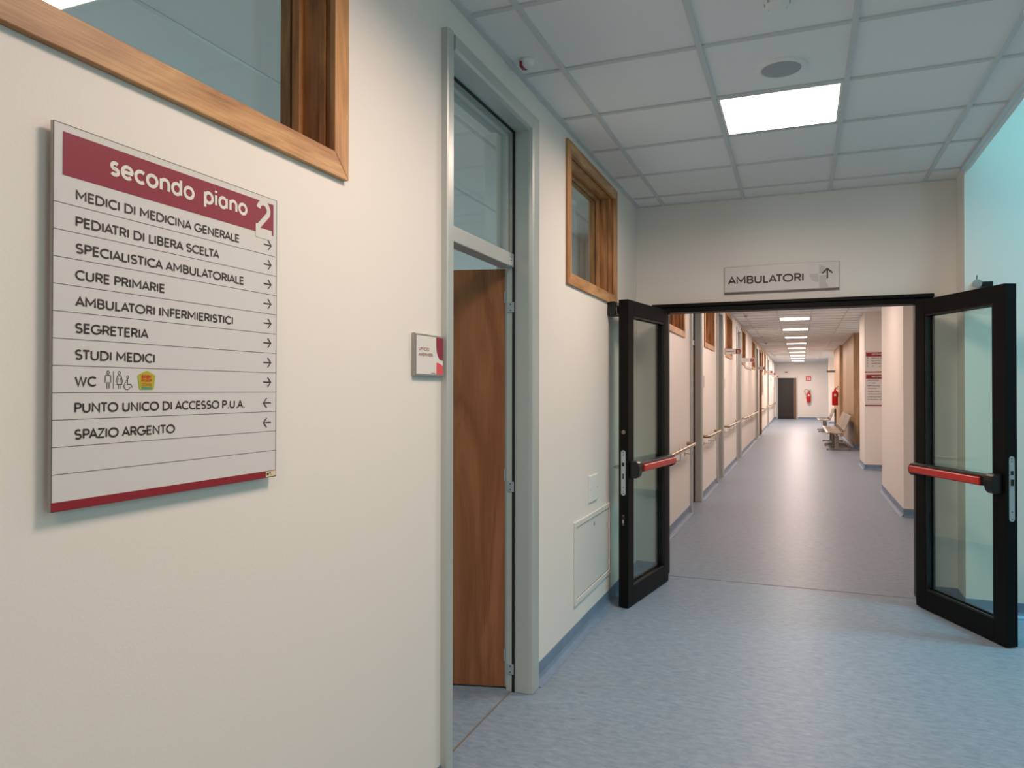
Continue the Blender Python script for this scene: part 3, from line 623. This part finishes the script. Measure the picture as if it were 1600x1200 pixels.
# ------------------------------------------------------------------ ceiling fittings
def ceiling_light(y, label, power=PANEL_W, spread=PANEL_SPREAD, col=(1, .755, .615)):
    r = empty('ceiling_light', (-.0934, y+.28, CEIL), label, 'ceiling light', 'square ceiling light panels'); x0, x1, y0, y1 = -.393+.013, .207-.013, y+.013, y+.57-.013
    b = MB(); f = .012; z0, z1 = CEIL+.001, CEIL+.012
    b.box(x0, x1, y0, y0+f, z0, z1); b.box(x0, x1, y1-f, y1, z0, z1); b.box(x0, x0+f, y0+f, y1-f, z0, z1); b.box(x1-f, x1, y0+f, y1-f, z0, z1); b.build('frame', 'white', r)
    b = MB(); b.box(x0+f, x1-f, y0+f, y1-f, CEIL+.004, CEIL+.0095); b.build('diffuser', 'glow', r)
    l = area('panel_lamp', (-.0934, y+.285, CEIL+.0035), (-.0934, y+.285, 0), .54, .54, power, col); l.data.spread = spread
ceiling_light(3.733, 'nearest square ceiling light panel, just in front of the round speaker', PANEL_W, 2.95)
for y in (1.40, -1.52): ceiling_light(y, 'square ceiling light panel overhead behind the viewer')
ords = ['first', 'second', 'third', 'fourth', 'fifth', 'sixth', 'seventh', 'eighth', 'last']
for k, y in enumerate(LY):
    ceiling_light(y, 'square ceiling light panel hidden behind the fire door header', PANEL_W*(.85, 1.05, 1.35)[k], 3.1, PANEL_COL) if k < 3 else ceiling_light(y, '%s square ceiling light panel seen through the fire doorway, counted from the doorway' % ords[k-3], PANEL_W*(1.3 if k < 7 else 2.6), 3.1, PANEL_COL)
r = empty('ceiling_speaker', (-.075, 3.49, CEIL), 'round grey speaker in the ceiling next to nearest light panel', 'speaker')
b = MB(); b.lathe((-.075, 3.49, CEIL+.010), [(.108, 0), (.106, .008), (.094, .014), (.086, .012), (.086, .004)], (0, 0, -1), 40); b.build('rim', 'white', r, smooth=True)
b = MB(); b.lathe((-.075, 3.49, CEIL-.001), [(.085, 0), (.080, .0015), (.04, .003)], (0, 0, -1), 40); b.build('grille', 'grille', r, smooth=True)
r = empty('alarm_indicator', (-1.118, 3.01, CEIL), 'tiny white and red indicator lamp on ceiling above the grey doorway', 'indicator lamp')
b = MB(); b.lathe((-1.118, 3.01, CEIL+.009), [(.034, 0), (.034, .008), (.026, .026), (.010, .032)], (0, 0, -1), 24); b.build('housing', 'white', r, smooth=True)
b = MB(); b.tube([(-1.136, 2.978, CEIL-.004), (-1.139, 2.990, CEIL-.019), (-1.136, 3.008, CEIL-.025), (-1.129, 3.030, CEIL-.018)], .007, 10); b.build('red_lens', 'band', r, smooth=True)
r = empty('smoke_detector', (-.075, 2.870, CEIL), 'white smoke detector at the very top edge of the ceiling', 'smoke detector')
b = MB(); b.lathe((-.075, 2.870, CEIL+.009), [(.052, 0), (.052, .010), (.044, .012), (.042, .026), (.030, .036), (.010, .040)], (0, 0, -1), 28); b.build('housing', 'white', r, smooth=True)
b = MB()
for k in range(8):
    t = k*math.pi/4; b.box(-.075+.040*math.cos(t)-.006, -.075+.040*math.cos(t)+.006, 2.870+.040*math.sin(t)-.006, 2.870+.040*math.sin(t)+.006, CEIL-.016, CEIL-.008)
b.build('vent_slot', 'grille', r)
for (x_, y_), lb in zip(((-.955, 14.6), (-.93, 20.4), (-.94, 23.2)), ('smoke detector on corridor ceiling above the flag sign numbered 13', 'smoke detector on corridor ceiling past the flag sign numbered 14', 'small smoke detector on the ceiling farther down the corridor')):
    r = empty('smoke_detector', (x_, y_, CEIL), lb, 'smoke detector', 'corridor smoke detectors')
    b = MB(); b.lathe((x_, y_, CEIL+.009), [(.050, 0), (.050, .012), (.040, .024)], (0, 0, -1), 20); b.build('base', 'white', r, smooth=True)
    b = MB(); b.lathe((x_, y_, CEIL-.015), [(.036, 0), (.034, .020), (.014, .030)], (0, 0, -1), 20); b.build('sensor_head', 'grille', r, smooth=True)

# ------------------------------------------------------------------ handrails on the left corridor wall
def handrail(y0, y1, label):
    xr, z = -1.112, .835
    r = empty('handrail', (XW, y0, z), label, 'handrail', 'handrails on the left corridor wall')
    b = MB(); b.tube([(XW+.001, y0+.0, z), (xr-.03, y0, z), (xr-.008, y0+.008, z), (xr, y0+.04, z), (xr, y1-.04, z), (xr-.008, y1-.008, z), (xr-.03, y1, z), (XW+.001, y1, z)], .019, 14); b.build('rail', 'rail', r, smooth=True)
    n = max(2, round((y1-y0)/.9)+1)
    for k in range(n):
        y = y0+.18+(y1-y0-.36)*k/(n-1)
        b = MB(); b.tube([(xr, y, z-.015), (xr, y, z-.085), (xr-.012, y, z-.100), (XW+.006, y, z-.100)], .006, 8); b.lathe((XW+.0005, y, z-.100), [(.026, 0), (.026, .005), (.020, .007)], (1, 0, 0), 16); b.build('bracket', 'steel', r, smooth=True)
for a, c, lb in ((6.30, 8.52, 'nearest handrail, ending before the first corridor doorway'), (9.90, 11.40, 'handrail between the first two corridor doorways'), (12.80, 15.25, 'handrail under the flag sign numbered 13'),
                 (16.75, 22.1, 'long handrail under the flag sign numbered 14'), (25.85, 29.9, 'far handrail after the brown framed doorway'), (31.9, 38.6, 'farthest handrail near the end wall')):
    handrail(a, c, lb)

# room plates beside corridor doors
for y_, lb in ((9.87, 'room plate beside the first corridor doorway'), (12.76, 'room plate below the flag sign numbered 13'), (38.2, 'room plate at the far end of the left wall')):
    r = empty('name_plate', (XW, y_, 1.49), lb, 'sign', 'room plates along the corridor')
    b = MB(); b.box(XW+.0005, XW+.013, y_, y_+.2, 1.490, 1.640); b.build('holder', 'alu', r, .003)
    b = MB(); b.box(XW+.013, XW+.0140, y_+.012, y_+.188, 1.502, 1.628); b.build('insert', 'pale', r)
# flag signs at right angles to the wall
def flag(y, num, xr, z0, z1, label, t='AMBULATORIO'):
    r = empty('flag_sign', (XW, y, z0), label, 'sign', 'flag signs above the corridor doors')
    b = MB(); b.box(XW+.012, xr, y-.008, y+.008, z0, z1); b.build('panel', 'sign', r, .001)
    b = MB(); b.box(XW+.0005, XW+.012, y-.02, y+.02, z0-.01, z1+.01); b.build('bracket', 'signe', r)
    P = Plane((XW, y-.008, z0), (1, 0, 0), (0, 0, 1)); W_ = xr-XW; h = z1-z0
    q = P.rect('number_tile', W_-h*.86, W_-h*.06, h*.08, h*.88, 'stripe', r, .001)
    if num: P.text('number', num, W_-h*.70, h*.27, h*.42, h*.48, 'lite', q, .2, .002)
    P.text('lettering', t, .030, h*.38, h*.17, W_-h-.045, 'ink', r, .2, .001)
flag(13.0, '13', -.935, 2.065, 2.160, 'flag sign numbered 13 above the second corridor doorway')
flag(16.75, '14', -.925, 2.068, 2.160, 'flag sign numbered 14 above the third corridor doorway')
flag(23.1, '15', -.945, 2.075, 2.165, 'third flag sign from the fire door along the corridor')
flag(28.4, None, -.930, 2.090, 2.180, 'fourth flag sign from the fire door along the corridor')
flag(32.0, None, -.930, 2.090, 2.180, 'fifth flag sign from the fire door along the corridor')
flag(36.6, None, -.930, 2.080, 2.170, 'flag sign nearest the end wall')
b = MB(); b.box(XW+.0005, XW+.016, 17.9, 20.3, 1.98, 2.04); tag(b.build('wall_strip', 'pale', bevel=.003), 'thin grey strip fixed on wall past the flag sign numbered 14', 'wall strip')
b = MB(); b.box(XW+.0005, XW+.012, 26.3, 27.3, 1.30, 2.06); q = tag(b.build('notice_board', 'pale', bevel=.002), 'grey notice board on the far left corridor wall', 'notice board')
b = MB(); b.box(XW+.012, XW+.013, 26.4, 26.8, 1.40, 1.98); b.build('notice', 'inkl', q)
b = MB(); b.box(XW+.012, XW+.013, 26.85, 27.2, 1.5, 1.95); b.build('notice', 'lite', q)
b = MB(); b.box(XW+.0005, XW+.006, 33.6, 35.4, 1.86, 2.02); tag(b.build('paper_notice', 'pale'), 'small paper notice on wall near the last doorway', 'notice')

# ------------------------------------------------------------------ directory boards on the column
def board(O, W_, H_, rows, arrows, label):
    r = empty('directory_sign', O, label, 'sign'); P0 = Plane(O, (1, 0, 0), (0, 0, 1))
    b = MB(); b.box(O[0], O[0]+W_, O[1]-.015, O[1]-.0005, O[2], O[2]+H_); b.build('panel', 'sign', r, .002)
    P = Plane((O[0], O[1]-.015, O[2]), (1, 0, 0), (0, 0, 1))
    P.rect('header_band', .022, W_-.015, H_-.095, H_-.018, 'stripe', r, .001)
    P.text('header_lettering', 'secondo', .115, H_-.072, .040, .200, 'lite', r, .15, .002, .34); P.text('header_lettering', 'piano 2', .345, H_-.072, .040, .180, 'lite', r, .15, .002, .34)
    for k, (t, wd) in enumerate(rows):
        z = H_-.132-.0500*k
        P.text('row_lettering', t, .110 if arrows else .048, z, .020, wd, 'ink', r, .18, .001)
        if arrows: P.strokes('arrow', [[(.05, z-.002), (.05, z+.022)], [(.038, z+.012), (.05, z+.024), (.062, z+.012)]], .004, 'ink', r, .001)
    P.rect('bottom_stripe', 0, W_, 0, .018, 'stripe', r, .001)
    return r, P
YC = 14.82
r, P = board((1.106, YC, 1.778), .573, .385, [('MEDICI DI MEDICINA GENERALE', .42), ('PEDIATRI DI LIBERA SCELTA', .36), ('SEGRETERIA', .165), ('WC', .04)], True, 'upper grey directory board on the white corridor column')
P.polys('pentagon_sticker', [[(.238, .098), (.262, .098), (.268, .118), (.250, .130), (.232, .118)]], 'olive', r, .001)
board((1.106, YC, 1.168), .573, .588, [('ODONTOIATRIA', .185), ('UROLOGIA', .13), ('DERMATOLOGIA', .205), ('OCULISTICA', .155), ('NEUROLOGIA - MEDICINA', .36), ('OTORINOLARINGOIATRIA', .34), ('CARDIOLOGIA - MED', .33), ('CHIRURGIA VASCOLARE', .37)], False, 'lower and taller grey directory board on the white corridor column')
r = empty('flag_sign', (1.17, 28.2, 2.10), 'dark grey flag sign projecting from the wood panelling', 'sign')
b = MB(); b.box(.875, 1.158, 28.18, 28.2, 2.085, 2.175); b.build('panel', 'pale', r, .002)
b = MB(); b.box(1.158, 1.1695, 28.16, 28.22, 2.08, 2.18); b.build('bracket', 'signe', r)
P = Plane((.875, 28.18, 2.085), (1, 0, 0), (0, 0, 1)); P.rect('printed_band', .01, .27, .012, .078, 'inkl', r, .001)

# ------------------------------------------------------------------ benches
def bench(y, label):
    r = empty('waiting_bench', (.9, y, 0), label, 'bench', 'steel waiting benches'); n, sw = 3, .60; Ln = n*sw
    b = MB(); b.box(.80, .86, y+.02, y+Ln-.02, .345, .395); b.build('beam', 'seat', r, .004)
    for k in range(n):
        a, c = y+k*sw+.012, y+(k+1)*sw-.012
        pr = [(.585, .405), (.600, .428), (.640, .436), (.80, .420), (.965, .428), (.985, .440), (.985, .426), (.965, .412), (.80, .404), (.640, .418), (.605, .410), (.592, .396)]
        b = MB(); b.prism([(x, a, z) for x, z in pr], (0, c-a, 0)); b.build('seat', 'seat', r, .003)
        pr = [(.975, .455), (1.000, .50), (1.120, .830), (1.150, .838), (1.135, .818), (1.016, .492), (.990, .446)]
        b = MB(); b.prism([(x, a, z) for x, z in pr], (0, c-a, 0)); b.box(.94, 1.0, (a+c)/2-.05, (a+c)/2+.05, .40, .49); b.build('backrest', 'seat', r, .003)
    for yy in (y+.16, y+Ln-.20):
        b = MB(); b.box(.785, .875, yy-.025, yy+.025, .04, .35); b.box(.60, 1.13, yy-.025, yy+.025, .018, .045)
        for xx in (.62, 1.11): b.lathe((xx, yy, 0), [(.022, 0), (.022, .014), (.012, .02)], (0, 0, 1), 14)
        b.build('leg', 'seat', r, .003)
bench(19.20, 'nearest steel waiting bench in front of wood panelling')
bench(21.05, 'second steel waiting bench, directly behind the nearest one')
bench(27.60, 'farthest steel waiting bench, below the dark flag sign')

# ------------------------------------------------------------------ extinguishers, far door, small far things
def extinguisher(c, rb, H, label, wall, loop=True):
    x, y, z = c; r = empty('fire_extinguisher', c, label, 'fire extinguisher')
    b = MB(); b.lathe(c, [(rb*.7, 0), (rb*.95, .012), (rb, .03), (rb, H*.80), (rb*.92, H*.88), (rb*.62, H*.95), (rb*.34, H), (rb*.34, H+.02)], (0, 0, 1), 24); cy = b.build('cylinder', 'fire', r, smooth=True)
    b = MB(); n = 9; vs = []
    for k in range(n):
        t = math.radians(-112+44*k/(n-1)); vs += [(x+(rb+.0015)*math.cos(t), y+(rb+.0015)*math.sin(t), z+H*.60), (x+(rb+.0015)*math.cos(t), y+(rb+.0015)*math.sin(t), z+H*.76)]
    b.add(vs, [(2*k, 2*k+2, 2*k+3, 2*k+1) for k in range(n-1)]); b.build('label_sticker', 'lite', cy)
    b = MB(); b.lathe((x, y, z+H+.015), [(rb*.3, 0), (rb*.3, .05), (rb*.2, .06)], (0, 0, 1), 14); b.build('valve', 'steel', r)
    b = MB(); b.tube([(x, y, z+H+.055), (x+.05, y-.02, z+H+.085), (x+.10, y-.03, z+H+.13)], .012, 8); b.tube([(x, y, z+H+.03), (x+.06, y-.02, z+H+.045), (x+.10, y-.03, z+H+.06)], .009, 8); b.build('lever', 'blackp', r)
    b = MB(); p = [(x, y-.01, z+H+.04), (x-.03, y-rb-.01, z+H*.97), (x-.05, y-rb-.015, z+H*.5), (x-.05, y-rb-.012, z+H*.1)] if not loop else [(x, y-.01, z+H+.04)]+[(x-.11+.09*math.cos(math.radians(a)), y-.05, z+H+.05+.09*math.sin(math.radians(a))) for a in range(20, 200, 20)]+[(x-.19, y-.05, z+H-.02), (x-rb-.02, y-.04, z+H*.75), (x-rb-.015, y-.03, z+H*.35)]
    b.tube(p, .010, 8); b.build('hose', 'blackp' if loop else 'fire', r, smooth=True)
    b = MB(); b.box(*wall); b.build('wall_bracket', 'steel', r)
extinguisher((1.062, 26.0, .965), .092, .50, 'large red fire extinguisher hung on wood panelling above the benches', (1.150, 1.1695, 25.97, 26.03, 1.25, 1.40), False)
extinguisher((.415, YEND-.115, .86), .095, .52, 'red fire extinguisher hung on the far end wall', (.385, .445, YEND-.022, YEND-.0005, 1.15, 1.30))
r = empty('safety_sign', (.30, YEND, 1.94), 'red and white extinguisher sign on the far end wall', 'sign')
b = MB(); b.box(.285, .525, YEND-.006, YEND-.0005, 1.945, 2.180); b.build('panel', 'fire', r)
P = Plane((.285, YEND-.006, 1.945), (1, 0, 0), (0, 0, 1))
P.polys('extinguisher_symbol', [[(.04, .03), (.085, .03), (.085, .16), (.07, .185), (.055, .185), (.04, .16)], [(.075, .185), (.10, .205), (.10, .215), (.06, .195)]], 'lite', r, .001)
P.polys('flame_symbol', [[(.14, .03), (.205, .03), (.215, .09), (.195, .14), (.185, .20), (.16, .15), (.14, .17), (.13, .09)]], 'lite', r, .001)
b = MB(); b.box(-.71, -.58, YEND-.05, YEND-.0005, 2.37, 2.43); tag(b.build('wall_sensor', 'inkl', bevel=.004), 'small dark sensor on far end wall above the dark door', 'sensor')
r = empty('door_10', (-1.05, YEND, 0), 'dark door with wooden edge in the far end wall', 'door', kind='structure')
b = MB(); b.box(-1.12, -1.045, YEND-.03, YEND-.0005, 0, 2.165); b.box(-.165, -.10, YEND-.03, YEND-.0005, 0, 2.165); b.box(-1.045, -.165, YEND-.03, YEND-.0005, 2.095, 2.165); b.build('frame', 'alu', r, .003)
b = MB(); b.box(-1.044, -.282, YEND-.02, YEND-.0005, .006, 2.094); lf = b.build('door_leaf', 'darkdoor', r, .002)
b = MB(); b.box(-1.043, -.283, YEND-.0215, YEND-.0202, .008, .16); b.build('kick_plate', 'blackp', lf)
b = MB(); b.box(-.281, -.166, YEND-.026, YEND-.0005, .006, 2.094); b.build('wooden_edge', 'brown', r)

# hall window frame (daylight side)
r = empty('window_10', (4.5, 1.2, 1.2), 'large hall window on the daylight side', 'window', kind='structure')
b = MB(); b.box(4.50, 4.58, -1.9, 4.3, 1.2, 1.26); b.box(4.50, 4.58, -1.9, 4.3, 4.04, 4.1)
for yy in (-1.87, .2, 2.25, 4.27): b.box(4.51, 4.57, yy-.03, yy+.03, 1.26, 4.04)
b.build('frame', 'alu', r)
b = MB(); b.box(4.535, 4.545, -1.87, 4.27, 1.26, 4.04); b.build('pane', 'glassw', r)
